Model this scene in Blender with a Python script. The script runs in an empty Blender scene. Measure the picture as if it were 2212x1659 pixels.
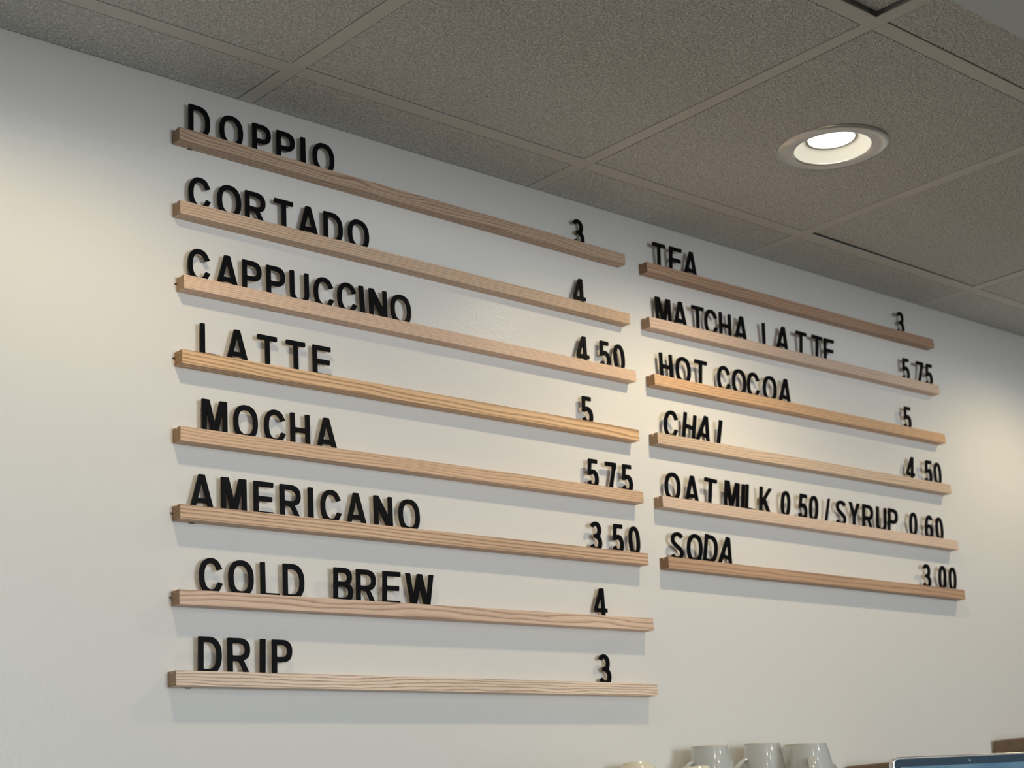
import bpy, bmesh, math, random
from mathutils import Vector, Matrix, Euler
random.seed(7)
PI = math.pi
C = bpy.context.scene.collection
scn = bpy.context.scene

# ------------------------------------------------------------ camera
cam = bpy.data.cameras.new('camera')
camo = bpy.data.objects.new('camera', cam); C.objects.link(camo)
camo.location = (-0.42250, -1.93268, -0.45721)
camo.rotation_euler = (1.849623, 0.062384, -0.738372)
cam.sensor_fit = 'HORIZONTAL'; cam.sensor_width = 36.0
cam.lens = 36.0 * 3519.07 / 2212.0
cam.dof.use_dof = True
cam.dof.focus_distance = 2.33
cam.dof.aperture_fstop = 8.5
cam.clip_start = 0.05
scn.camera = camo

# ------------------------------------------------------------ world, daylight, exposure
vs = scn.view_settings
vs.view_transform = 'Standard'; vs.look = 'None'; vs.gamma = 1.0; vs.use_curve_mapping = False
vs.exposure = 0.0
ZC = 0.6787          # ceiling plane
ZF = -1.95           # floor
w = bpy.data.worlds.new('world'); scn.world = w; w.use_nodes = True
bg = w.node_tree.nodes['Background']
bg.inputs[0].default_value = (0.62, 0.74, 0.95, 1); bg.inputs[1].default_value = 1.0

def area(name, loc, rot, sx, sy, power, col):
    l = bpy.data.lights.new(name, 'AREA'); l.shape = 'RECTANGLE'; l.size = sx; l.size_y = sy
    l.energy = power; l.color = col
    o = bpy.data.objects.new(name, l); o.location = loc; o.rotation_euler = rot; C.objects.link(o)
    return o
# daylight through the shop front, then an added left fill (both face +y)
area('daylight_front', (1.55, -5.93, -0.2), (PI/2, 0, 0), 1.5, 1.35, 104, (0.86, 0.94, 1.0))
area('fill_left', (-1.8, -5.93, -0.3), (PI/2, 0, 0), 1.4, 1.4, 32, (0.86, 0.94, 1.0))  # added fill: lifts the ceiling at left, lets the wall dim to the right
LAMP_X = (0.567, 1.797, 2.965); LAMP_Y = -0.428
LAMP_W = 1.06; LAMP_COL = (1.0, 0.82, 0.52)

# ------------------------------------------------------------ helpers
def mat(name, col=(0.8,0.8,0.8), rough=0.5, metal=0.0, spec=0.5, emit=None, estr=0.0, coat=0.0):
    m = bpy.data.materials.new(name); m.use_nodes = True
    b = m.node_tree.nodes['Principled BSDF']
    b.inputs['Base Color'].default_value = (*col, 1); b.inputs['Roughness'].default_value = rough
    b.inputs['Metallic'].default_value = metal; b.inputs['Specular IOR Level'].default_value = spec
    b.inputs['Coat Weight'].default_value = coat
    if emit: b.inputs['Emission Color'].default_value = (*emit, 1); b.inputs['Emission Strength'].default_value = estr
    return m
def nt(m):
    t = m.node_tree; return t, t.nodes['Principled BSDF']
def N(t, kind, **kw):
    n = t.nodes.new(kind)
    for k, v in kw.items(): setattr(n, k, v)
    return n
def coords(t, scale=(1,1,1), loc=(0,0,0), src='Object'):
    c = N(t, 'ShaderNodeTexCoord'); mp = N(t, 'ShaderNodeMapping')
    mp.inputs['Scale'].default_value = scale; mp.inputs['Location'].default_value = loc
    t.links.new(c.outputs[src], mp.inputs[0]); return mp.outputs[0]
def noise(t, vec, scale, detail=3, rough=0.5, dist=0.0):
    n = N(t, 'ShaderNodeTexNoise'); n.inputs['Scale'].default_value = scale
    n.inputs['Detail'].default_value = detail; n.inputs['Roughness'].default_value = rough
    n.inputs['Distortion'].default_value = dist
    t.links.new(vec, n.inputs['Vector']); return n.outputs['Fac']
def ramp(t, fac, stops):
    r = N(t, 'ShaderNodeValToRGB'); e = r.color_ramp.elements
    while len(e) < len(stops): e.new(0.5)
    for q, (p, c) in zip(e, stops):
        q.position = p; q.color = (*c, 1) if len(c) == 3 else c
    t.links.new(fac, r.inputs[0]); return r.outputs[0]
def math_(t, op, a, b=None):
    n = N(t, 'ShaderNodeMath', operation=op)
    for i, x in enumerate((a, b)):
        if x is None: continue
        if isinstance(x, (int, float)): n.inputs[i].default_value = x
        else: t.links.new(x, n.inputs[i])
    return n.outputs[0]
def bump(t, b, h, dist, strength=1.0):
    n = N(t, 'ShaderNodeBump'); n.inputs['Distance'].default_value = dist; n.inputs['Strength'].default_value = strength
    t.links.new(h, n.inputs['Height']); t.links.new(n.outputs[0], b.inputs['Normal']); return n

def obj(name, me, m=None, parent=None, loc=(0,0,0)):
    if isinstance(me, bmesh.types.BMesh):
        bm = me; me = bpy.data.meshes.new(name); bm.normal_update(); bm.to_mesh(me); bm.free()
    o = bpy.data.objects.new(name, me); C.objects.link(o)
    if m is not None and not me.materials: me.materials.append(m)
    o.location = loc
    if parent: o.parent = parent
    return o
def tag(o, label, cat, group=None):
    o['label'] = label; o['category'] = cat
    if group: o['group'] = group
    return o
def thing(name, label, cat, loc=(0,0,0), rz=0, group=None):
    o = bpy.data.objects.new(name, None); C.objects.link(o); o.location = loc; o.rotation_euler = (0,0,rz)
    o.empty_display_size = 0.05
    return tag(o, label, cat, group)
def struct(o):
    o['kind'] = 'structure'; return o
def box(bm, x0, x1, y0, y1, z0, z1, bev=0.0, seg=1):
    r = bmesh.ops.create_cube(bm, size=1.0)
    for v in r['verts']:
        v.co = Vector((x0+(v.co.x+.5)*(x1-x0), y0+(v.co.y+.5)*(y1-y0), z0+(v.co.z+.5)*(z1-z0)))
    if bev:
        es = list({e for v in r['verts'] for e in v.link_edges})
        bmesh.ops.bevel(bm, geom=es, offset=bev, segments=seg, profile=0.5, affect='EDGES')
def boxbm(*a, **k):
    bm = bmesh.new(); box(bm, *a, **k); return bm
def smooth(o, ang=35):
    for p in o.data.polygons: p.use_smooth = True
    try: o.data.set_sharp_from_angle(angle=math.radians(ang))
    except Exception: pass
    return o
def lathe(prof, seg=48, bm=None, close=False):
    bm = bm or bmesh.new(); rings = []
    for r, z in prof:
        if r < 1e-6: rings.append([bm.verts.new((0,0,z))])
        else: rings.append([bm.verts.new((r*math.cos(2*PI*i/seg), r*math.sin(2*PI*i/seg), z)) for i in range(seg)])
    for a, b in zip(rings, rings[1:]):
        if len(a) == 1 and len(b) == 1: continue
        for i in range(seg):
            j = (i+1) % seg
            if len(a) == 1: bm.faces.new((a[0], b[i], b[j]))
            elif len(b) == 1: bm.faces.new((a[i], b[0], a[j]))
            else: bm.faces.new((a[i], b[i], b[j], a[j]))
    bmesh.ops.recalc_face_normals(bm, faces=bm.faces[:])
    return bm

# ------------------------------------------------------------ materials
M_wall = mat('wall_paint', (0.79, 0.77, 0.73), 0.33, spec=0.5)
t, b = nt(M_wall); v = coords(t)
h = math_(t, 'ADD', noise(t, v, 170, 3, 0.55), math_(t, 'MULTIPLY', noise(t, v, 45, 2), 0.6))
bump(t, b, h, 0.0008, 0.5)
sp = noise(t, v, 9, 2); fl = noise(t, v, 230, 2)
k = math_(t, 'MULTIPLY', math_(t, 'GREATER_THAN', fl, 0.815), math_(t, 'GREATER_THAN', sp, 0.6))
mx = N(t, 'ShaderNodeMix', data_type='RGBA'); mx.inputs['A'].default_value = (0.79, 0.77, 0.73, 1); mx.inputs['B'].default_value = (0.30, 0.28, 0.25, 1)
t.links.new(k, mx.inputs['Factor']); t.links.new(mx.outputs['Result'], b.inputs['Base Color'])

M_tile = mat('ceiling_tile_face', (0.62, 0.61, 0.575), 0.85, spec=0.2)
t, b = nt(M_tile); v = coords(t)
grit = noise(t, v, 260, 2, 0.5, 0.8)
h = math_(t, 'ADD', grit, math_(t, 'MULTIPLY', noise(t, v, 520, 2), 0.3))
bump(t, b, h, 0.006, 1.0)
fl = noise(t, v, 95, 1)
c = ramp(t, fl, [(0.0, (0.4, 0.4, 0.4)), (0.19, (0.5, 0.5, 0.5)), (0.215, (1, 1, 1)), (1.0, (1, 1, 1))])
pit_shade = ramp(t, grit, [(0.33, (0.60, 0.59, 0.56)), (0.5, (0.77, 0.76, 0.725)), (0.68, (0.94, 0.925, 0.88))])  # relief shading put into the colour: pits darker, raised grains lighter
mx = N(t, 'ShaderNodeMix', data_type='RGBA', blend_type='MULTIPLY'); mx.inputs['Factor'].default_value = 1.0
t.links.new(c, mx.inputs['A']); t.links.new(pit_shade, mx.inputs['B']); t.links.new(mx.outputs['Result'], b.inputs['Base Color'])
M_tee = mat('ceiling_grid_enamel', (0.63, 0.615, 0.57), 0.5, spec=0.3)
M_dark = mat('plenum_dark', (0.03, 0.03, 0.03), 0.9)
M_soffit = mat('soffit_paint', (0.52, 0.52, 0.50), 0.6)
M_floor = mat('floor_tile', (0.24, 0.21, 0.18), 0.4)
t, b = nt(M_floor); v = coords(t)
t.links.new(ramp(t, noise(t, v, 3, 4), [(0.3, (0.14, 0.12, 0.10)), (0.7, (0.20, 0.175, 0.15))]), b.inputs['Base Color'])
M_room = mat('room_wall_paint', (0.42, 0.40, 0.37), 0.7)
M_frame = mat('window_frame_dark', (0.05, 0.05, 0.05), 0.4)
M_glass = mat('window_glass', (1, 1, 1), 0.0); nt(M_glass)[1].inputs['Transmission Weight'].default_value = 1.0
nt(M_glass)[1].inputs['IOR'].default_value = 1.02

def letter_mat():
    m = mat('letter_black', (0.0022, 0.0026, 0.0042), 0.42, spec=0.13)
    t, b = nt(m); v = coords(t)
    t.links.new(ramp(t, noise(t, v, 90, 3), [(0.3, (0.38,)*3), (0.7, (0.50,)*3)]), b.inputs['Roughness'])
    return m
M_letter = letter_mat()
M_back = mat('letter_backing_wood', (0.16, 0.105, 0.05), 0.6)
t, b = nt(M_back); v = coords(t, (1, 1, 9))
t.links.new(ramp(t, noise(t, v, 60, 3), [(0.3, (0.10, 0.062, 0.028)), (0.7, (0.22, 0.15, 0.075))]), b.inputs['Base Color'])

def wood_mat(name, light, dark, amp, slope, freq, cy, cz, seed, contrast=1.0):
    """ash: growth rings round an axis near the board, cut by its faces"""
    m = mat(name, light, 0.48, spec=0.35)
    t, b = nt(m)
    o = coords(t, (1, 1, 1), (seed*0.37, 0, 0))
    s = N(t, 'ShaderNodeSeparateXYZ'); t.links.new(o, s.inputs[0])
    wob = noise(t, coords(t, (1.0, 6, 6), (seed, seed*1.3, 0)), 4.5, 2, 0.45)
    fine = noise(t, coords(t, (1.0, 14, 14), (seed*2, 0, 0)), 26, 2, 0.5)
    off = math_(t, 'ADD', math_(t, 'MULTIPLY', math_(t, 'SUBTRACT', wob, 0.5), amp), math_(t, 'MULTIPLY', math_(t, 'SUBTRACT', fine, 0.5), 0.0022))
    zz = math_(t, 'ADD', math_(t, 'ADD', math_(t, 'SUBTRACT', s.outputs['Z'], cz), math_(t, 'MULTIPLY', s.outputs['X'], slope)), off)
    yy = math_(t, 'SUBTRACT', s.outputs['Y'], cy)
    r = math_(t, 'SQRT', math_(t, 'ADD', math_(t, 'MULTIPLY', zz, zz), math_(t, 'MULTIPLY', yy, yy)))
    fr = math_(t, 'FRACT', math_(t, 'MULTIPLY', r, freq))
    mid = tuple(l*(1-.5*contrast)+d*.5*contrast for l, d in zip(light, dark))
    dk = tuple(l*(1-contrast)+d*contrast for l, d in zip(light, dark))
    ring = ramp(t, fr, [(0.0, dk), (0.12, mid), (0.42, light), (0.80, light), (0.93, mid), (1.0, dk)])
    fib = noise(t, coords(t, (1.0, 60, 60), (seed*3, 0, 0)), 40, 3, 0.6)
    fibc = ramp(t, fib, [(0.25, (0.80, 0.78, 0.76)), (0.6, (1.04, 1.04, 1.04))])
    tone = noise(t, coords(t, (1, 2, 2), (seed*5, 0, 0)), 2.2, 2)
    tonec = ramp(t, tone, [(0.3, (0.88, 0.86, 0.84)), (0.7, (1.1, 1.09, 1.08))])
    pore = noise(t, coords(t, (1.0, 7, 7), (seed*7, 0, 0)), 110, 1)
    porec = ramp(t, pore, [(0.0, (0.42, 0.36, 0.32)), (0.20, (0.55, 0.5, 0.45)), (0.24, (1, 1, 1)), (1, (1, 1, 1))])
    cur = ring
    for x in (fibc, tonec, porec):
        mx = N(t, 'ShaderNodeMix', data_type='RGBA', blend_type='MULTIPLY'); mx.inputs['Factor'].default_value = 1.0
        t.links.new(cur, mx.inputs['A']); t.links.new(x, mx.inputs['B']); cur = mx.outputs['Result']
    # sawn ends tinted darker in place of the weaker light they get
    g = N(t, 'ShaderNodeNewGeometry'); vt = N(t, 'ShaderNodeVectorTransform', vector_type='NORMAL', convert_from='WORLD', convert_to='OBJECT')
    t.links.new(g.outputs['True Normal'], vt.inputs[0]); sn = N(t, 'ShaderNodeSeparateXYZ'); t.links.new(vt.outputs[0], sn.inputs[0])
    e = math_(t, 'GREATER_THAN', math_(t, 'ABSOLUTE', sn.outputs['X']), 0.8)
    mx = N(t, 'ShaderNodeMix', data_type='RGBA', blend_type='MULTIPLY'); mx.inputs['B'].default_value = (0.55, 0.50, 0.40, 1)
    t.links.new(e, mx.inputs['Factor']); t.links.new(cur, mx.inputs['A']); t.links.new(mx.outputs['Result'], b.inputs['Base Color'])
    bump(t, b, fib, 0.0002, 0.4)
    return m

# ------------------------------------------------------------ room shell
X0, X1, Y1 = -3.4, 7.0, -6.0
wall = struct(obj('wall_back', boxbm(X0, X1, 0.0, 0.12, ZF, ZC+0.3), M_wall))
struct(obj('floor', boxbm(X0, X1, Y1, 0.0, ZF-0.1, ZF), M_floor))
struct(obj('wall_left', boxbm(X0-0.12, X0, Y1, 0.12, ZF, ZC+0.3), M_room))
struct(obj('wall_right', boxbm(X1, X1+0.12, Y1, 0.12, ZF, ZC+0.3), M_room))
bm = bmesh.new()
# shop front with two window openings
W = [(-2.6, -1.0, -1.05, 0.45), (0.7, 2.4, -0.95, 0.55)]
xs = X0
for x0, x1, z0, z1 in W:
    box(bm, xs, x0, Y1-0.12, Y1, ZF, ZC+0.3); box(bm, x0, x1, Y1-0.12, Y1, ZF, z0); box(bm, x0, x1, Y1-0.12, Y1, z1, ZC+0.3); xs = x1
box(bm, xs, X1, Y1-0.12, Y1, ZF, ZC+0.3)
struct(obj('wall_front', bm, M_room))
for i, (x0, x1, z0, z1) in enumerate(W):
    bm = bmesh.new()
    for a in ((x0, x1, z0, z0+0.04), (x0, x1, z1-0.04, z1), (x0, x0+0.04, z0+0.04, z1-0.04), (x1-0.04, x1, z0+0.04, z1-0.04)):
        box(bm, a[0], a[1], Y1-0.09, Y1-0.03, a[2], a[3])
    wo = struct(obj('window_%d' % (i+1), bm, M_frame))
    obj('pane', boxbm(x0+0.04, x1-0.04, Y1-0.066, Y1-0.06, z0+0.04, z1-0.04), M_glass, wo)

# ceiling: plenum slab, tees and lay-in tiles
ceil = struct(obj('ceiling', boxbm(X0, X1, -1.6, 0.0, ZC+0.12, ZC+0.2), M_dark))
TX = [0.8719 + 0.6098*k for k in range(-7, 11)]      # cross tees (run away from the wall)
TY = [-0.1303, -0.7412, -1.352]                       # tees parallel to the wall
TWX, TWY = 0.0262, 0.0272
def tee(bm, x0, x1, y0, y1, z=ZC):
    box(bm, x0, x1, y0, y1, z, z+0.0022, 0.0004)
me_t = None
for k, x in enumerate(TX):
    bm = bmesh.new(); tee(bm, x-TWX/2, x+TWX/2, -1.6, -0.0005)
    box(bm, x-0.004, x+0.004, -1.6, -0.0005, ZC+0.0022, ZC+0.035)
    if me_t is None:
        o = obj('cross_tee', bm, M_tee, ceil); me_t = o
    else:
        bm.free(); o = me_t.copy(); C.objects.link(o); o.location.x = x-TX[0]
for j, y in enumerate(TY):
    bm = bmesh.new()
    for k in range(-1, len(TX)):
        a = X0 if k < 0 else TX[k]+TWX/2+0.0003
        bb = X1 if k == len(TX)-1 else TX[k+1]-TWX/2-0.0003
        if bb-a < 0.02: continue
        # the run right of the first visible crossing sits a touch lower than the cross tees
        tee(bm, a, bb, y-TWY/2, y+TWY/2, ZC-0.0004)
        box(bm, a, bb, y-0.004, y+0.004, ZC+0.0018, ZC+0.035)
    obj('main_tee', bm, M_tee, ceil)
HOLE = {}
def tile(x0, x1, y0, y1, dz=0.0, tilt=(0,0), holes=()):
    cx, cy = (x0+x1)/2, (y0+y1)/2; hx, hy = (x1-x0)/2, (y1-y0)/2
    bm = bmesh.new()
    if not holes:
        box(bm, -hx, hx, -hy, hy, 0.0004, 0.017, 0.0008)
    else:
        # square sheet with a round cut-out for the downlight
        (hxx, hyy, hr) = holes[0]; n = 40
        ring = []; outer = []
        for i in range(n):
            a = 2*PI*i/n; c_, s_ = math.cos(a), math.sin(a)
            ring.append((hxx-cx+hr*c_, hyy-cy+hr*s_))
            tt = min((hx-(hxx-cx))/c_ if c_ > 1e-9 else 9, (-hx-(hxx-cx))/c_ if c_ < -1e-9 else 9, (hy-(hyy-cy))/s_ if s_ > 1e-9 else 9, (-hy-(hyy-cy))/s_ if s_ < -1e-9 else 9)
            outer.append((hxx-cx+tt*c_, hyy-cy+tt*s_))
        for z, flip in ((0.0004, 0), (0.017, 1)):
            R = [bm.verts.new((*p, z)) for p in ring]; O = [bm.verts.new((*p, z)) for p in outer]
            corners = [bm.verts.new((sx*hx, sy*hy, z)) for sx, sy in ((1,1), (-1,1), (-1,-1), (1,-1))]
            for i in range(n):
                j = (i+1) % n; p, q = outer[i], outer[j]
                f = [R[i], O[i], O[j], R[j]]
                if abs(p[0]-q[0]) > 1e-6 and abs(p[1]-q[1]) > 1e-6:
                    c_ = min(corners, key=lambda c: (c.co.x-(p[0]+q[0])/2)**2+(c.co.y-(p[1]+q[1])/2)**2)
                    f = [R[i], O[i], c_, O[j], R[j]]
                bm.faces.new(f)
            if flip == 0: R0 = R
        for i in range(n):
            bm.faces.new((R0[i], R0[(i+1) % n], R[(i+1) % n], R[i]))
        bmesh.ops.recalc_face_normals(bm, faces=bm.faces[:])
    o = obj('ceiling_tile', bm, M_tile, ceil, (cx, cy, ZC+dz)); o.rotation_euler = (tilt[0], tilt[1], 0)
    return o
ys = [(-0.0005, TY[0]), (TY[0], TY[1]), (TY[1], TY[2])]
for k in range(len(TX)-1):
    for r, (ya, yb) in enumerate(ys):
        x0, x1 = TX[k], TX[k+1]
        dz, tl, hs = 0.0, (0, 0), ()
        if r == 2 and abs(x0-0.8719) < 0.01: dz = 0.008           # pushed up, dark gap round it
        if r == 1 and abs(x0-2.0915) < 0.01: tl = (-0.004, 0.006); dz = 0.004
        if r == 1:
            for lx in LAMP_X:
                if x0 < lx < x1: hs = ((lx, LAMP_Y, 0.078),)
        g = 0.0016
        tile(x0+TWX/2+g, x1-TWX/2-g, yb+TWY/2+g, ya-TWY/2-g if r else -0.0012, dz, tl, hs)
# lowered plaster soffit over the room, in front of the grid
DROP = 0.17; YS = -1.012
struct(obj('ceiling_soffit', boxbm(X0, X1, Y1, YS, ZC-DROP, ZC+0.0), M_soffit)).name = 'ceiling_2'

# ------------------------------------------------------------ recessed downlights
M_trim = mat('trim_satin_metal', (0.60, 0.605, 0.60), 0.2, metal=0.6)
M_baf = mat('baffle_white', (0.92, 0.93, 0.86), 0.3)
M_ring = mat('lens_ring_grey', (0.30, 0.30, 0.29), 0.4)
M_lens = mat('lamp_lens', (1, 1, 1), 0.4, emit=(1.0, 0.93, 0.80), estr=13.0)
def downlight(x, label, k):
    t_ = thing('downlight', label, 'downlight', (x, LAMP_Y, ZC), 0, 'recessed downlights over the menu wall')
    smooth(obj('trim_ring', lathe([(0.0670, 0.004), (0.0665, -0.0012), (0.0675, -0.0022), (0.072, -0.0034), (0.084, -0.0038), (0.094, -0.0024), (0.0968, -0.0006), (0.0968, 0.0012), (0.094, 0.0014), (0.0670, 0.004)], 96), M_trim, t_), 50)
    smooth(obj('baffle', lathe([(0.0664, -0.0006), (0.0655, 0.0005), (0.060, 0.006), (0.052, 0.0125), (0.0432, 0.0185), (0.0432, 0.030), (0.070, 0.034), (0.070, 0.0012), (0.0664, -0.0006)], 96), M_baf, t_), 50)
    smooth(obj('lens', lathe([(0.0, 0.0182), (0.0400, 0.0182), (0.0402, 0.0184), (0.0402, 0.0215), (0.0, 0.0215)], 96), M_lens, t_), 50)
    smooth(obj('lens_ring', lathe([(0.0404, 0.0170), (0.0431, 0.0176), (0.0431, 0.0215), (0.0404, 0.0215), (0.0404, 0.0170)], 96), M_ring, t_), 50)
    l = bpy.data.lights.new('lamp_beam', 'SPOT'); l.energy = LAMP_W*10*k; l.color = LAMP_COL
    l.spot_size = math.radians(149); l.spot_blend = 0.66; l.shadow_soft_size = 0.018
    lo = bpy.data.objects.new('lamp_beam', l); C.objects.link(lo); lo.parent = t_; lo.location = (0, 0, 0.001)
    return t_
downlight(LAMP_X[0], 'round ceiling downlight above the left ends of the rails, out of view', 0.73)
downlight(LAMP_X[1], 'glowing round downlight in the ceiling tile, the only one in view', 1.14)
downlight(LAMP_X[2], 'round ceiling downlight above the right ends of the rails, out of view', 0.93)

M_globe = mat('opal_bulb', (1, 1, 1), 0.3, emit=(1.0, 0.92, 0.80), estr=110.0)
M_cord = mat('black_socket', (0.02, 0.02, 0.02), 0.5)
PEND = [((-0.6, -2.1), 'leftmost of the row'), ((0.35, -2.2), 'second from the left'), ((1.05, -1.75), 'third from the left, nearest the menu wall'), ((1.5, -2.3), 'fourth from the left'), ((2.2, -1.9), 'rightmost of the row')]
for (px, py), wh in PEND:
    t_ = thing('ceiling_bulb', 'small bare bulb under the lowered soffit, ' + wh, 'bulb', (px, py, ZC-DROP), 0, 'bare bulbs under the soffit')
    smooth(obj('bulb', lathe([(0.021*math.sin(PI*i/16), -0.052-0.021*math.cos(PI*i/16)) for i in range(17)], 32), M_globe, t_), 60)
    obj('socket', lathe([(0, -0.0315), (0.013, -0.0315), (0.015, -0.004), (0.03, -0.003), (0.03, 0.0), (0, 0.0)], 24), M_cord, t_)

# ------------------------------------------------------------ picture-rail ledges for the letters
RH, RD = 0.0206, 0.0213
RAILS = [(0.7435,1.6886,0.5942,0.5892),(0.7441,1.6877,0.4787,0.4731),(0.7495,1.6906,0.3651,0.3642),(0.7456,1.6853,0.2520,0.2526),
(0.7419,1.6824,0.1391,0.1388),(0.7407,1.6811,0.0282,0.0279),(0.7384,1.6799,-0.0898,-0.0864),(0.7328,1.6757,-0.1989,-0.1984),
(1.7472,2.6960,0.5867,0.5915),(1.7406,2.6918,0.4770,0.4826),(1.7399,2.6885,0.3661,0.3692),(1.7340,2.6832,0.2543,0.2542),
(1.7324,2.6808,0.1368,0.1293),(1.7335,2.6802,0.0263,0.0214)]
# light colour, dark ring colour, wobble, slope, ring frequency, axis y, axis z
WOOD = [((.46,.33,.235),(.26,.165,.11),.016,.006,230,-.05,-.055,1.0),
((.54,.39,.275),(.30,.185,.12),.008,-.004,300,-.06,.05,0.8),
((.62,.445,.325),(.38,.24,.165),.005,.003,330,-.04,-.08,0.7),
((.61,.405,.235),(.31,.17,.085),.009,.016,240,-.05,.05,1.0),
((.57,.395,.265),(.34,.205,.13),.012,.004,300,-.07,-.045,0.75),
((.54,.375,.255),(.28,.17,.10),.007,.006,250,-.07,.06,1.0),
((.58,.425,.325),(.33,.205,.14),.020,-.003,200,-.06,-.05,0.9),
((.69,.54,.43),(.36,.24,.175),.011,-.008,230,-.06,.055,1.0),
((.42,.27,.18),(.25,.145,.095),.014,.008,170,-.06,-.05,0.8),
((.56,.42,.33),(.38,.26,.19),.010,.003,210,-.06,.06,0.6),
((.56,.36,.215),(.32,.18,.10),.012,.008,200,-.06,-.06,0.8),
((.55,.42,.31),(.37,.26,.18),.010,-.006,190,-.06,.06,0.8),
((.60,.46,.36),(.42,.30,.225),.007,.003,230,-.06,-.06,0.6),
((.42,.275,.18),(.27,.16,.10),.010,.005,190,-.06,.06,0.8)]
RL = ['greyish ash wood rail holding the word DOPPIO and price 3, topmost of the left column',
'straight-grained ash wood rail holding the word CORTADO and price 4',
'pinkish ash wood rail with small dark flecks holding the word CAPPUCCINO and price 4 50',
'golden ash rail with flowing grain holding LATTE and 5 in the left column',
'pinkish tan ash wood rail holding the word MOCHA and price 5 75',
'tan ash wood rail holding the word AMERICANO and price 3 50',
'swirl-grained ash wood rail holding the words COLD BREW and price 4',
'palest ash rail with wavy grain holding the word DRIP, lowest left',
'dark reddish brown wood rail holding the word TEA, topmost of the right column',
'pale pinkish wood rail holding the words MATCHA LATTE and price 5 75',
'orange brown wood rail holding the words HOT COCOA and price 5',
'pale beige wood rail holding the word CHAI and price 4 50',
'pale pinkish beige wood rail holding the line OAT MILK 0 50 / SYRUP 0 60',
'dark brown rail holding the word SODA and 3 00, lowest right']
GY0, GY1, GD = -0.0120, -0.0084, 0.0034     # groove
rail_objs = []
for i, (xa, xb, za, zb) in enumerate(RAILS):
    L = xb-xa; ang = math.atan2(zb-za, L)
    prof = [(-0.0003, -RH), (-RD, -RH), (-RD, 0), (GY0, 0), (GY0, -GD), (GY1, -GD), (GY1, 0), (-0.0003, 0)]
    bm = bmesh.new()
    A = [bm.verts.new((0, y, z)) for y, z in prof]; B = [bm.verts.new((L, y, z)) for y, z in prof]
    n = len(prof)
    for j in range(n):
        bm.faces.new((A[j], A[(j+1) % n], B[(j+1) % n], B[j]))
    # end faces split into convex pieces round the groove
    for V in (A, B):
        bm.faces.new(V)
    bmesh.ops.recalc_face_normals(bm, faces=bm.faces[:])
    es = [e for e in bm.edges if e.calc_face_angle(0) > 1.0 and not all(abs(v.co.z+GD) < 1e-6 or (abs(v.co.z) < 1e-6 and v.co.y > -0.019 and v.co.y < -0.001) for v in e.verts)]
    bmesh.ops.bevel(bm, geom=es, offset=0.0005, segments=2, profile=0.6, affect='EDGES')
    li, dk, amp, sl, fq, cy, cz, ct = WOOD[i]
    li = tuple(min(c*1.38, .92) for c in li); amp *= 1.7; dk = tuple(c*1.15 for c in dk)
    m = wood_mat('ash_wood_%d' % i, li, dk, amp, sl, fq, cy, cz, 1.7*i+0.6, ct)
    o = obj('ledge_rail', bm, m, None, (xa, 0, za)); o.rotation_euler = (0, -ang, 0)
    tag(o, RL[i], 'rail', 'wood rails on the menu wall'); rail_objs.append(o)
M_nail = mat('nail_steel', (0.22, 0.2, 0.17), 0.4, metal=1.0)
for i, dz in ((2, -0.009), (3, -0.0085), (5, -0.0095), (6, -0.0085)):
    bm = lathe([(0, 0), (0.0009, 0), (0.0009, 0.006), (0, 0.006)], 10)
    o = obj('nail', bm, M_nail, rail_objs[i], (-0.0035, -0.0012, dz)); o.rotation_euler = (0, PI/2, 0)

for i in (0, 5, 7):
    obj('keyhole_bracket', boxbm(0.026, 0.034, -0.0030, -0.0004, -RH-0.0011, -RH-0.0001, 0.0003), M_nail, rail_objs[i])

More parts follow.
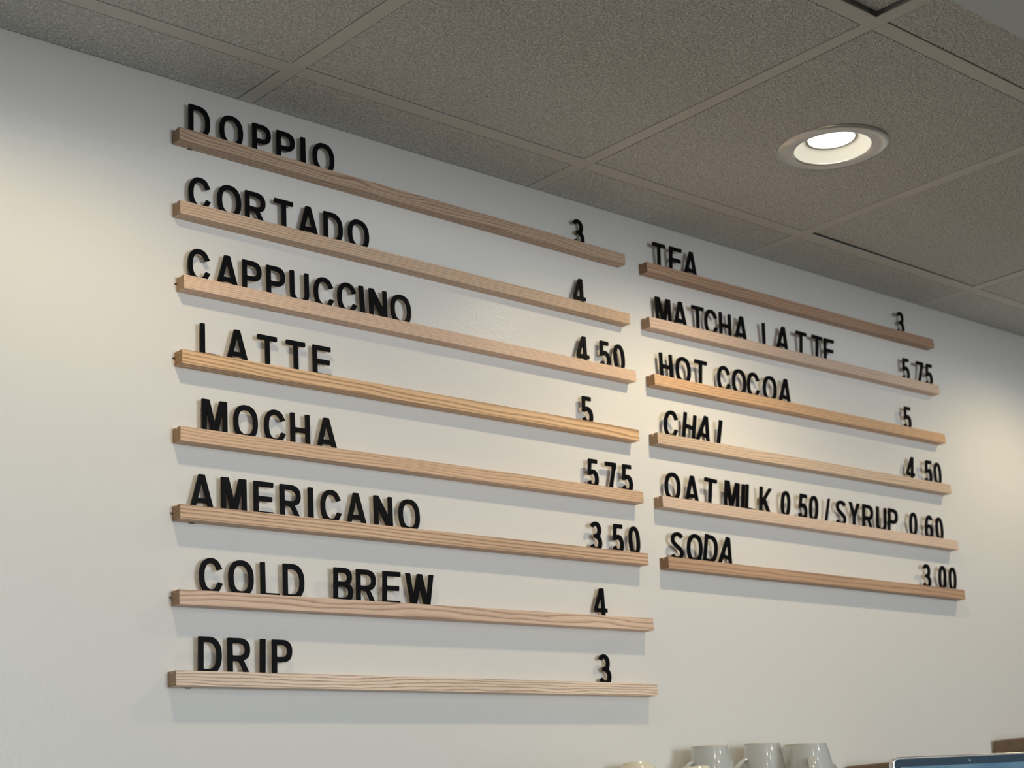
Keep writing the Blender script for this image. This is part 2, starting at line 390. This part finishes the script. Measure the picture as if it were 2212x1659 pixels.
# ------------------------------------------------------------ the letters
HT = 0.0512; ST = 0.0077; SEAT = 0.0032
def ell(cx, cy, rx, ry, a0, a1, n=18, p=2.3):
    out = []
    for i in range(n+1):
        a = math.radians(a0+(a1-a0)*i/n); c_, s_ = math.cos(a), math.sin(a)
        out.append((cx+rx*math.copysign(abs(c_)**(2/p), c_), cy+ry*math.copysign(abs(s_)**(2/p), s_)))
    return out
WID = {'/':.0155,'0':.0277,'3':.0275,'4':.0305,'5':.0262,'6':.0285,'7':.0268,'A':.0392,'B':.0350,'C':.0376,'D':.0366,'E':.0336,'H':.0346,'I':.0082,
       'K':.0362,'L':.0313,'M':.0422,'N':.0353,'O':.0412,'P':.0336,'R':.0362,'S':.0332,'T':.0345,'U':.0346,'W':.0550,'Y':.0362}
WID['I'] = .0086
def glyph(ch):
    w = WID[ch]; H = HT; s = ST; h = 0.0074   # h: horizontal stroke
    if ch == 'I': return [[(0,0),(w,0),(w,H),(0,H)]]
    if ch == 'L': return [[(0,0),(w,0),(w,h),(s,h),(s,H),(0,H)]]
    if ch == 'T': return [[(w/2-s/2,0),(w/2+s/2,0),(w/2+s/2,H-h),(w,H-h),(w,H),(0,H),(0,H-h),(w/2-s/2,H-h)]]
    if ch == 'E': return [[(0,0),(w,0),(w,h),(s,h),(s,H*.435),(w*.93,H*.435),(w*.93,H*.435+h),(s,H*.435+h),(s,H-h),(w,H-h),(w,H),(0,H)]]
    if ch == 'H': return [[(0,0),(s,0),(s,H*.43),(w-s,H*.43),(w-s,0),(w,0),(w,H),(w-s,H),(w-s,H*.43+h),(s,H*.43+h),(s,H),(0,H)]]
    if ch == 'A':
        a = .0048; y0, y1 = H*.20, H*.335
        sl = (w/2-a)/H; x_in = lambda y: s*1.06+sl*y
        top = (w/2-x_in(0)-.0)/sl
        return [[(0,0),(s*1.06,0),(x_in(y0),y0),(w-x_in(y0),y0),(w-s*1.06,0),(w,0),(w/2+a,H),(w/2-a,H)],
                [(x_in(y1),y1),(w/2,min(top,H*.80)),(w-x_in(y1),y1)]]
    if ch == 'M': return [[(0,0),(s,0),(s,H*.66),(w*.5-.0042,0),(w*.5+.0042,0),(w-s,H*.66),(w-s,0),(w,0),(w,H),(w-.0125,H),(w*.5,H*.36),(.0125,H),(0,H)]]
    if ch == 'N': return [[(0,0),(s,0),(s,H*.62),(w-s*1.15,0),(w,0),(w,H),(w-s,H),(w-s,H*.40),(s*1.15,H),(0,H)]]
    if ch == 'W': return [[(w*.165,0),(w*.345,0),(w*.5,H*.60),(w*.655,0),(w*.835,0),(w,H),(w-s*1.12,H),(w*.745,H*.33),(w*.585,H),(w*.415,H),(w*.255,H*.33),(s*1.12,H),(0,H)]]
    if ch == 'K': return [[(0,0),(s,0),(s,H*.28),(s+.0045,H*.40),(w-s*1.25,0),(w,0),(s+.010,H*.555),(w-.0012,H),(w-s*1.25,H),(s,H*.52),(s,H),(0,H)]]
    if ch == 'Y': return [[(w/2-s/2,0),(w/2+s/2,0),(w/2+s/2,H*.42),(w,H),(w-s*1.12,H),(w/2,H*.60),(s*1.12,H),(0,H),(w/2-s/2,H*.42)]]
    if ch == '/': return [[(0,0),(.0058,0),(w,H),(w-.0058,H)]]
    if ch == '4': return [[(w*.56,0),(w*.56+s,0),(w*.56+s,H*.20),(w,H*.20),(w,H*.335),(w*.56+s,H*.335),(w*.56+s,H),(w*.56-.0016,H),(0,H*.335),(0,H*.20),(w*.56,H*.20)],
                          [(s*.98,H*.335),(w*.56,H*.335),(w*.56,H*.72)]]
    if ch == '7': return [[(w*.24,0),(w*.24+s*1.05,0)]+[(w*.24+s*1.05+.0008*i**1.25, H*.0+ (H-h*1.25)*(i/8)) for i in range(1, 8)]+[(w,H-h*1.15),(w,H),(0,H),(0,H-h),(w-s*1.25,H-h)]+[(w*.24+.0008*(i**1.25), (H-h*1.6)*(i/8)) for i in range(7, 0, -1)]]
    if ch in 'O0':
        p = 2.35
        return [ell(w/2,H/2,w/2,H/2,0,360,56,p)[:-1], ell(w/2,H/2,w/2-s,H/2-h,0,360,48,p)[:-1]]
    if ch == 'D':
        o = [(0,0)]+ell(w*.42,H/2,w*.58,H/2,-90,90,30,2.35)+[(0,H)]
        i = [(s,h)]+ell(w*.40,H/2,w*.60-s,H/2-h,-90,90,26,2.4)+[(s,H-h)]
        return [o, i]
    if ch in 'PR':
        yb = H*.385; ry = (H-yb)/2; cy = H-ry
        bowl = ell(w*.5,cy,w*.5,ry,90,-90,22,2.4)
        hole = [(s,H-h),(s,yb+h)]+ell(w*.47,cy,w*.53-s,ry-h,-90,90,20,2.4)
        if ch == 'P': return [[(s,0),(0,0),(0,H)]+bowl+[(s,yb)], hole]
        b2 = [q for q in bowl if not (q[1] < yb+.0028 and q[0] < w*.80)]
        leg = [(w*.70,yb+.0008),(w*.77,yb-.0035),(w*.86,H*.20),(w,0),(w-s*1.12,0),(w*.64,H*.20),(w*.53,H*.335),(w*.47,yb-.0006)]
        return [[(s,0),(0,0),(0,H)]+b2+leg+[(s,yb)], hole]
    if ch == 'B':
        ym = H*.53; ru = (H-ym+.003)/2; rl = (ym+.003)/2
        up = ell(w*.5,H-ru,w*.44,ru,90,-62,18,2.4); lo = ell(w*.5,rl,w*.5,rl,66,-90,20,2.4)
        return [[(0,0),(0,H)]+up+lo, [(s,ym+h*.5),(s,H-h)]+ell(w*.46,(ym+h*.5+H-h)/2,w*.46-s*.98,(H-h-ym-h*.5)/2,90,-90,16,2.4),
                [(s,h),(s,ym-h*.5)]+ell(w*.48,(h+ym-h*.5)/2,w*.52-s,(ym-h*1.5)/2,90,-90,16,2.4)]
    if ch == 'C':
        o = ell(w/2,H/2,w/2,H/2,44,316,46,2.25); i = ell(w/2,H/2,w/2-s,H/2-h,320,40,40,2.25)
        o[0] = (w*.985,H*.715); o[-1] = (w,H*.315)
        i[0] = (w-s*1.02,H*.355); i[-1] = (w-s*1.10,H*.665)
        return [o+i]
    if ch == 'U':
        o = [(0,H)]+ell(w/2,H*.34,w/2,H*.34,180,360,26,2.3)+[(w,H),(w-s,H)]
        i = ell(w/2,H*.34,w/2-s,H*.34-h,360,180,22,2.3)+[(s,H)]
        return [o+i]
    def ribbon(path, sw):
        L, R = [], []
        for i, (x, y) in enumerate(path):
            a = path[max(i-1,0)]; c = path[min(i+1,len(path)-1)]
            dx, dy = c[0]-a[0], c[1]-a[1]; q = math.hypot(dx, dy) or 1
            L.append((x-dy/q*sw/2, y+dx/q*sw/2)); R.append((x+dy/q*sw/2, y-dx/q*sw/2))
        return L+R[::-1]
    if ch == 'S':
        sw = h; r1 = (w-sw)/2; top = ell(w/2,H*.745,r1*.97,H*.255-sw/2,22,205,20,2.1)
        bot = ell(w/2,H*.265,r1,H*.265-sw/2,25,-160,20,2.1)
        mid = []
        p0, p1 = top[-1], bot[0]
        for i in range(1, 8):
            u = i/8; uu = u*u*(3-2*u)
            mid.append((p0[0]+(p1[0]-p0[0])*(u*.35+uu*.65), p0[1]+(p1[1]-p0[1])*(1-(1-u)**1.15*.5-(1-u)*.5)))
        return [ribbon(top+mid+bot, sw)]
    if ch == '3':
        cu, cl = H*.725, H*.285
        o = ell(w*.47,cu,w*.47,H-cu,158,-40,26,2.15)+ell(w*.48,cl,w*.52,H*.29,46,-160,28,2.15)
        i = ell(w*.48,cl,w*.52-s,H*.29-h,-164,78,24,2.15)+[(w*.44,H*.445),(w*.30,H*.445),(w*.30,H*.445+h*.9),(w*.42,H*.445+h*.9)]+ell(w*.47,cu,w*.47-s,H-cu-h,-70,150,22,2.15)
        return [o+i]
    if ch == '5':
        cl = H*.315; rx = w*.52
        o = [(w*.10,H),(w*.90,H),(w*.90,H-h),(w*.10+s*.86,H-h),(w*.10+s*.72,H*.625)]+ell(w*.48,cl,rx,H*.33,104,-162,30,2.15)
        i = ell(w*.48,cl,rx-s,H*.315-h,-166,128,26,2.15)+[(w*.02,H*.43)]
        return [o+i]
    if ch == '6':
        cl = H*.315
        o = ell(w*.5,H*.5,w*.5,H*.5,38,180,24,2.25)+ell(w*.5,cl,w*.5,cl,180,360,26,2.25)+ell(w*.5,cl,w*.5,H*.30,0,100,12,2.2)+[(s*1.02,H*.575)]
        i = ell(w*.5,H*.5,w*.5-s,H*.5-h,170,52,16,2.25)
        return [o+i, ell(w*.5,cl,w*.5-s,cl-h,0,360,36,2.2)[:-1]]
def round_corners(pts, r):
    out = []; n = len(pts)
    for i in range(n):
        p = Vector(pts[i]); a = Vector(pts[i-1]); b_ = Vector(pts[(i+1) % n])
        u, v_ = a-p, b_-p; lu, lv = u.length, v_.length
        if lu < 1e-6 or lv < 1e-6: continue
        ang = u.angle(v_)
        if ang > math.radians(152): out.append(tuple(p)); continue
        d = min(r, lu*.4, lv*.4)
        q0, q1 = p+u*(d/lu), p+v_*(d/lv)
        for k in range(4):
            t_ = k/3; q = q0*(1-t_)**2+p*2*t_*(1-t_)+q1*t_*t_
            out.append(tuple(q))
    return out
def extrude_mesh(name, contours, thick, bev, y0, m):
    cu = bpy.data.curves.new(name, 'CURVE'); cu.dimensions = '2D'; cu.fill_mode = 'BOTH'
    cu.extrude = thick/2-bev; cu.bevel_depth = bev; cu.bevel_resolution = 1; cu.offset = -bev
    for c_ in contours:
        pts = round_corners(c_, 0.0011)
        sp_ = cu.splines.new('POLY'); sp_.points.add(len(pts)-1)
        for q, p in zip(sp_.points, pts): q.co = (p[0], p[1], 0, 1)
        sp_.use_cyclic_u = True
    o = bpy.data.objects.new(name, cu); C.objects.link(o)
    dg = bpy.context.evaluated_depsgraph_get(); dg.update()
    me = bpy.data.meshes.new_from_object(o.evaluated_get(dg)); me.name = name
    bpy.data.objects.remove(o); bpy.data.curves.remove(cu)
    w_ = max(p[0] for c_ in contours for p in c_)
    me.transform(Matrix.Translation((0, y0, 0)) @ Matrix.Rotation(PI/2, 4, 'X') @ Matrix.Translation((-w_/2, 0, 0)))
    me.materials.clear(); me.materials.append(m)
    return me
GL = {}
def letter_meshes(ch):
    if ch not in GL:
        g = glyph(ch)
        GL[ch] = (extrude_mesh('letter_face', g, 0.0024, 0.00035, -0.0004, M_letter), extrude_mesh('backing', g, 0.0008, 0.00005, 0.0012, M_back))
    return GL[ch]
LINES = [
(0,'DOPPIO',[('D',0.7842,0),('O',0.8402,0),('P',0.895,0),('P',0.9397,0),('I',0.9725,0),('O',1.012,0)]),
(1,'CORTADO',[('C',0.7835,0),('O',0.8345,0),('R',0.8808,0),('T',0.9329,0),('A',0.9786,0),('D',1.0264,0),('O',1.0761,0)]),
(2,'CAPPUCCINO',[('C',0.7812,0),('A',0.8291,0),('P',0.8725,0),('P',0.9151,0),('U',0.9585,0),('C',1.0041,0),('C',1.0489,0),('I',1.078,-2),('N',1.11,0),('O',1.1561,0)]),
(3,'LATTE',[('L',0.7975,0),('A',0.8444,0),('T',0.8972,0),('T',0.9483,0),('E',0.9963,0)]),
(4,'MOCHA',[('M',0.8043,0),('O',0.8567,0),('C',0.9076,0),('H',0.9525,0),('A',1.0007,0)]),
(5,'AMERICANO',[('A',0.7818,0),('M',0.8347,0),('E',0.885,0),('R',0.9316,0),('I',0.9677,0),('C',1.0048,0),('A',1.0514,0),('N',1.103,0),('O',1.154,0)]),
(6,'COLD',[('C',0.7954,0),('O',0.8445,0),('L',0.8928,0),('D',0.9338,1)]),
(6,'BREW',[('B',1.0224,3),('R',1.0645,2),('E',1.1128,4),('W',1.1686,1)]),
(7,'DRIP',[('D',0.7923,1),('R',0.8387,0),('I',0.878,2),('P',0.9107,1)]),
(0,'price 3',[('3',1.5805,0)]),
(1,'price 4',[('4',1.5705,0)]),
(2,'price 4 50',[('4',1.5678,0),('5',1.6243,0),('0',1.6611,0)]),
(3,'price 5',[('5',1.5676,0)]),
(4,'price 5 75',[('5',1.5697,3),('7',1.6152,1),('5',1.6559,2)]),
(5,'price 3 50',[('3',1.5652,3),('5',1.6198,3),('0',1.6607,1)]),
(6,'price 4',[('4',1.5632,0)]),
(7,'price 3',[('3',1.5614,0)]),
(8,'TEA',[('T',1.7962,4.5),('E',1.8429,6),('A',1.8847,7)]),
(9,'MATCHA',[('M',1.7941,1.5),('A',1.8403,4.5),('T',1.8923,4),('C',1.931,4),('H',1.9734,4),('A',2.0185,8)]),
(9,'LATTE',[('L',2.1039,4),('A',2.1493,9),('T',2.2128,7),('T',2.266,7),('E',2.3068,5)]),
(10,'HOT',[('H',1.7875,2),('O',1.8352,3.5),('T',1.8845,6.5)]),
(10,'COCOA',[('C',1.9526,5),('O',1.9984,5),('C',2.0416,5),('O',2.0926,6),('A',2.138,8.5)]),
(11,'CHAI',[('C',1.7863,7),('H',1.837,10),('A',1.8755,13),('I',1.9228,12)]),
(12,'OAT',[('O',1.7747,4.5),('A',1.8258,5.5),('T',1.8788,8)]),
(12,'MILK',[('M',1.9405,8.5),('I',1.9731,8),('L',1.9965,8),('K',2.0408,8)]),
(12,'price 0 50',[('0',2.102,8.5),('5',2.157,8),('0',2.1909,8)]),
(12,'SYRUP',[('/',2.235,7),('S',2.2807,7),('Y',2.3249,7),('R',2.3714,7),('U',2.4187,7),('P',2.4597,8)]),
(12,'price 0 60',[('0',2.5342,7),('6',2.5929,7),('0',2.6321,2.5)]),
(13,'SODA',[('S',1.7724,6),('O',1.8201,7),('D',1.8647,10.5),('A',1.9052,12)]),
(8,'price 3',[('3',2.5885,5)]),
(9,'price 5 75',[('5',2.5857,5),('7',2.6391,6),('5',2.6756,6)]),
(10,'price 5',[('5',2.5666,5)]),
(11,'price 4 50',[('4',2.5527,7.5),('5',2.6199,6),('0',2.6548,3)]),
(13,'price 3 00',[('3',2.5596,5),('0',2.6182,7),('0',2.6568,5.5)]),
]
NUMW = ('first', 'second', 'third', 'fourth', 'fifth', 'sixth', 'seventh', 'eighth', 'ninth', 'tenth')
ROWN = ['DOPPIO','CORTADO','CAPPUCCINO','left column LATTE','MOCHA','AMERICANO','COLD BREW','DRIP','TEA','MATCHA LATTE','HOT COCOA','CHAI','OAT MILK','SODA']
for r, word, chars in LINES:
    xa, xb, za, zb = RAILS[r]; ang = math.atan2(zb-za, xb-xa)
    for i, (ch, x, lean) in enumerate(chars):
        f, bk = letter_meshes(ch)
        zr = za+(zb-za)*(x-xa)/(xb-xa)
        isd = ch.isdigit()
        o = bpy.data.objects.new('menu_digit' if isd else ('menu_slash' if ch == '/' else 'menu_letter'), f); C.objects.link(o)
        if word.startswith('price'):
            pr = word[6:]
            where = 'of the price %s on the %s rail' % (pr, ROWN[r])
            if word == 'price 0 50': where = 'of 0 50 between MILK and the slash'
            if word == 'price 0 60': where = 'of 0 60 after the word SYRUP'
            lab = 'black number %s, %s digit %s' % (ch, NUMW[i] if len(chars) > 1 else 'the single', where)
            grp = 'price digits on the rails'; cat = 'number'
        else:
            if ch == '/': lab = 'thin black slash leaning before the word SYRUP on the OAT MILK rail'; cat = 'slash'
            else:
                ii = i-1 if word == 'SYRUP' else i
                rw = {'LATTE': 'LATTE in the left column' if r == 3 else 'LATTE after MATCHA in the right column'}.get(word, word)
                lab = 'black letter %s, %s letter of the word %s' % (ch, NUMW[ii], rw); cat = 'letter'
            grp = 'black letters standing on the rails'
        # seat the letter in the groove; a leaning letter is lifted so its low corner rests there
        # (a loose letter first tips forward in its groove, the rest of its tilt is sideways)
        tip = math.radians(max(min(lean, 6.0), 0)/0.86)
        side = math.radians((lean-max(min(lean, 6.0), 0))*1.45)
        wd = WID[ch]; lift = abs(math.sin(side))*wd/2 + 0.0016*math.sin(tip)
        hf = 0.22 if ch == 'A' else 0.5
        fwd = math.sin(tip)*HT*hf
        o.location = (x - math.sin(side)*HT*hf - fwd*(x+0.4225)/1.93, -0.0103, zr-SEAT+lift)
        o.rotation_euler = (Matrix.Rotation(tip, 4, 'X') @ Matrix.Rotation(-ang+side, 4, 'Y')).to_euler()
        tag(o, lab, cat, grp)
        k = bpy.data.objects.new('backing', bk); C.objects.link(k); k.parent = o

# ------------------------------------------------------------ back counter, machine, cups
M_cer = mat('stoneware_grey_white', (0.53, 0.545, 0.53), 0.07, spec=0.7, coat=1.0)
M_cream = mat('stoneware_cream', (0.78, 0.74, 0.60), 0.15, spec=0.5)
M_steel = mat('brushed_steel', (0.55, 0.54, 0.52), 0.3, metal=1.0)
M_blk = mat('black_plastic', (0.02, 0.02, 0.022), 0.35)
M_top = mat('counter_stone', (0.30, 0.28, 0.26), 0.3)
t, b = nt(M_top); v = coords(t)
t.links.new(ramp(t, noise(t, v, 40, 4), [(0.35, (0.22, 0.2, 0.19)), (0.65, (0.38, 0.36, 0.33))]), b.inputs['Base Color'])
M_cab = mat('cabinet_wood', (0.30, 0.17, 0.09), 0.5)
t, b = nt(M_cab); v = coords(t, (1, 8, 8))
t.links.new(ramp(t, noise(t, v, 8, 4), [(0.35, (0.22, 0.12, 0.06)), (0.65, (0.36, 0.22, 0.12))]), b.inputs['Base Color'])
ZK = -1.02
cab = thing('counter_cabinet', 'brown wood back counter cabinet under the machine by the wall', 'cabinet', (2.2, -0.33, ZF))
obj('carcass', boxbm(-1.0, 1.9, -0.28, 0.325, 0.08, ZK-ZF-0.04), M_cab, cab)
obj('plinth', boxbm(-0.98, 1.88, -0.24, 0.30, 0.0, 0.08), M_blk, cab)
for q in range(4):
    d_ = obj('door', boxbm(-0.99+q*0.72, -0.99+q*0.72+0.71, -0.30, -0.281, 0.10, ZK-ZF-0.06, 0.002), M_cab, cab)
    obj('handle', boxbm(-0.99+q*0.72+0.62, -0.99+q*0.72+0.635, -0.325, -0.3005, 0.55, 0.72, 0.003), M_steel, d_)
tag(obj('worktop', boxbm(1.15, 4.15, -0.66, -0.002, ZK-0.04, ZK, 0.004, 2), M_top), 'grey speckled stone worktop along the menu wall', 'worktop')
ZT = -0.405
mc = thing('coffee_machine', 'steel coffee machine under the upturned cups by the wall', 'coffee machine', (1.757, -0.26, ZK))
hz = ZT-ZK
obj('body', boxbm(-0.42, 0.42, -0.16, 0.24, 0.06, hz-0.03, 0.012, 3), M_steel, mc)
obj('cup_tray', boxbm(-0.43, 0.43, -0.20, 0.255, hz-0.029, hz, 0.006, 2), M_steel, mc)
obj('drip_tray', boxbm(-0.40, 0.40, -0.34, -0.161, 0.06, 0.10, 0.004), M_steel, mc)
for sx in (-0.36, 0.36):
    for sy in (-0.28, 0.2):
        obj('foot', lathe([(0, 0), (0.022, 0), (0.018, 0.06), (0, 0.06)], 20), M_blk, mc, (sx, sy, 0))
for sx in (-0.2, 0.2):
    obj('group_head', lathe([(0, 0.30), (0.035, 0.30), (0.04, 0.34), (0.04, 0.42), (0, 0.42)], 24), M_steel, mc, (sx, -0.205, 0))

def handle_mesh(pts, wd, th):
    """a flat bent strip: pts in (r, z) outward from the body, wd across, th thick"""
    bm = bmesh.new(); rings = []
    for i, (r, z) in enumerate(pts):
        a = pts[max(i-1, 0)]; c_ = pts[min(i+1, len(pts)-1)]
        d = Vector((c_[0]-a[0], c_[1]-a[1])).normalized(); n_ = Vector((-d.y, d.x))
        ring = []
        for k in range(12):
            an = 2*PI*k/12; u = math.cos(an)*wd/2; q = math.sin(an)*th/2
            ring.append(bm.verts.new((r+n_.x*q, u, z+n_.y*q)))
        rings.append(ring)
    for a, c_ in zip(rings, rings[1:]):
        for k in range(12): bm.faces.new((a[k], a[(k+1) % 12], c_[(k+1) % 12], c_[k]))
    bm.faces.new(rings[0]); bm.faces.new(rings[-1][::-1])
    bmesh.ops.recalc_face_normals(bm, faces=bm.faces[:]); return bm
def mug(x, y, ztop, rz, label, grp='upturned cups on the machine'):
    h_ = ztop-ZT
    t_ = thing('mug', label, 'mug', (x, y, ZT), rz, grp)
    bd = smooth(obj('body', lathe([(0.0405, 0.0006), (0.0412, 0.0), (0.0420, 0.0008), (0.0420, 0.012), (0.0405, h_*.45), (0.0365, h_*.75), (0.0330, h_-0.008), (0.0318, h_-0.0028),
        (0.0312, h_-0.0004), (0.0300, h_), (0.0285, h_-0.0006), (0.0275, h_-0.004), (0.0, h_-0.0045)], 64), M_cer, t_), 60)
    smooth(obj('foot_ring', lathe([(0.0313, h_-0.0030), (0.0319, h_-0.0016), (0.0314, h_+0.0001), (0.0300, h_+0.0004), (0.0286, h_-0.0002), (0.0300, h_-0.0008)], 64), mat('unglazed_rim', (0.72, 0.68, 0.58), 0.6), t_), 60)
    P = [(0.0335, h_-0.026), (0.042, h_-0.029), (0.056, h_-0.040), (0.066, h_-0.055), (0.069, h_-0.068), (0.064, h_-0.079), (0.052, h_-0.085), (0.039, h_-0.086)]
    smooth(obj('handle', handle_mesh(P, 0.014, 0.0065), M_cer, t_), 60)
    return t_
mug(1.752, -0.060, -0.3070, math.radians(160), 'grey-white glazed mug upside down, leftmost of the tall mugs, beside a cream cup')
mug(1.8936, -0.060, -0.3030, math.radians(160), 'grey-white glazed mug upside down, middle of the tall mugs')
mug(1.919, -0.142, -0.3110, math.radians(221), 'grey-white glazed mug upside down with its handle toward the viewer, rightmost front')
mug(2.010, -0.055, -0.3050, math.radians(-38), 'grey-white mug upside down, mostly hidden behind the rightmost front mug')
def cup(x, y, ztop, rz, label, k=1.0):
    h_ = ztop-ZT
    t_ = thing('espresso_cup', label, 'cup', (x, y, ZT), rz, 'upturned cups on the machine')
    smooth(obj('body', lathe([(0.037, 0.0006), (0.0378, 0), (0.0385, 0.001), (0.0385, h_*.4), (0.0365, h_*.66), (0.031, h_*.86), (0.0235, h_-0.0045), (0.0225, h_-0.0008), (0.021, h_), (0.0195, h_-0.002), (0, h_-0.003)], 56), M_cream, t_), 60)
    P = [(0.033, h_-0.014), (0.044, h_-0.015), (0.052, h_-0.022), (0.054, h_-0.032), (0.048, h_-0.042), (0.0375, h_-0.045)]
    smooth(obj('handle', handle_mesh(P, 0.010, 0.0055), M_cream, t_), 60)
cup(1.575, -0.052, -0.3315, math.radians(-20), 'cream espresso cup upside down, far left of the cups, only its top showing')
cup(1.634, -0.128, -0.3450, math.radians(15), 'cream espresso cup upside down in front of the leftmost grey-white mug')

# ------------------------------------------------------------ added brown boxes standing in for blurred patches by the wall, and the tablet
M_filler = mat('filler_brown', (0.17, 0.115, 0.075), 0.75)
t, b = nt(M_filler); v = coords(t)
t.links.new(ramp(t, noise(t, v, 30, 3), [(0.3, (0.15, 0.1, 0.062)), (0.7, (0.20, 0.135, 0.09))]), b.inputs['Base Color'])
def add_filler(x0, x1, y0, y1, zt, label):
    t_ = thing('filler_box', label, 'box', ((x0+x1)/2, (y0+y1)/2, ZK)); hx, hy, hh = (x1-x0)/2, (y1-y0)/2, zt-ZK
    obj('body', boxbm(-hx, hx, -hy, hy, 0, hh-0.03, 0.004, 2), M_filler, t_)
    obj('lid', boxbm(-hx-0.004, hx+0.004, -hy-0.004, hy+0.004, hh-0.0295, hh, 0.004, 2), M_filler, t_)
add_filler(2.205, 2.40, -0.16, -0.01, -0.343, 'brown box added for a blurred brown patch low by the wall, between the mugs and the tablet')
add_filler(2.735, 3.10, -0.16, -0.01, -0.2965, 'brown box added for a blurred brown patch at the wall behind the tablet, right edge of view')
M_alu = mat('tablet_aluminium', (0.72, 0.71, 0.69), 0.3, metal=1.0)
M_bez = mat('tablet_bezel_glass', (0.055, 0.085, 0.115), 0.12, spec=0.6, coat=0.6)
M_scr = mat('tablet_screen', (0.02, 0.03, 0.04), 0.12, spec=0.6, emit=(0.115, 0.21, 0.285), estr=0.85)
t, b = nt(M_scr); v = coords(t, (1, 1, 1))
t.links.new(ramp(t, noise(t, v, 14, 2), [(0.35, (0.07, 0.15, 0.22)), (0.65, (0.13, 0.23, 0.30))]), b.inputs['Emission Color'])
M_bez2 = nt(M_bez)[1]; M_bez2.inputs['Emission Color'].default_value = (0, 0, 0, 1)
tb = thing('tablet', 'silver tablet with dark bezel and blue-grey screen facing the camera, lower right corner', 'tablet', (1.302, -0.737, -0.3765))
TW_, TH_ = 0.285, 0.182
def slab(hx0, hx1, z0, z1, r, y0, y1, bev=0.0):
    cs = []
    for (cx, cz, a0) in ((hx1-r, z1-r, 0), (hx0+r, z1-r, 90), (hx0+r, z0+r, 180), (hx1-r, z0+r, 270)):
        for k in range(9):
            a = math.radians(a0+k*90/8); cs.append((cx+r*math.cos(a), cz+r*math.sin(a)))
    bm = bmesh.new(); A = [bm.verts.new((x, y0, z)) for x, z in cs]; B = [bm.verts.new((x, y1, z)) for x, z in cs]; n = len(cs)
    bm.faces.new(A); bm.faces.new(B[::-1])
    for i in range(n): bm.faces.new((A[i], A[(i+1) % n], B[(i+1) % n], B[i]))
    bmesh.ops.recalc_face_normals(bm, faces=bm.faces[:])
    if bev:
        es = [e for e in bm.edges if abs(e.verts[0].co.y-e.verts[1].co.y) < 1e-7]
        bmesh.ops.bevel(bm, geom=es, offset=bev, segments=3, profile=0.5, affect='EDGES')
    return bm
smooth(obj('shell', slab(0, TW_, -TH_, 0, 0.011, 0.0, 0.0085, 0.002), M_alu, tb), 50)
obj('bezel', slab(0.0028, TW_-0.0028, -TH_+0.0028, -0.0028, 0.0085, -0.0006, -0.00005), M_bez, tb)
obj('screen', slab(0.0110, TW_-0.0110, -TH_+0.011, -0.0125, 0.002, -0.0009, -0.00062), M_scr, tb)
o = obj('camera_dot', lathe([(0, 0), (0.0016, 0), (0.0016, 0.0003), (0, 0.0003)], 20), mat('lens_grey', (0.35, 0.42, 0.46), 0.2), tb, (0.1240, -0.0010, -0.0078)); o.rotation_euler = (PI/2, 0, 0)
tb.rotation_euler = (math.radians(-4), 0, math.radians(-15))
st = thing('tablet_stand', 'grey metal floor stand holding up the tablet, below the frame', 'stand', (1.45, -0.775, ZF))
obj('base', lathe([(0, 0), (0.17, 0), (0.17, 0.008), (0.16, 0.011), (0, 0.011)], 48), M_steel, st)
obj('post', lathe([(0, 0.0112), (0.016, 0.0112), (0.016, 1.48), (0, 1.48)], 24), M_steel, st, (0, 0.04, 0))
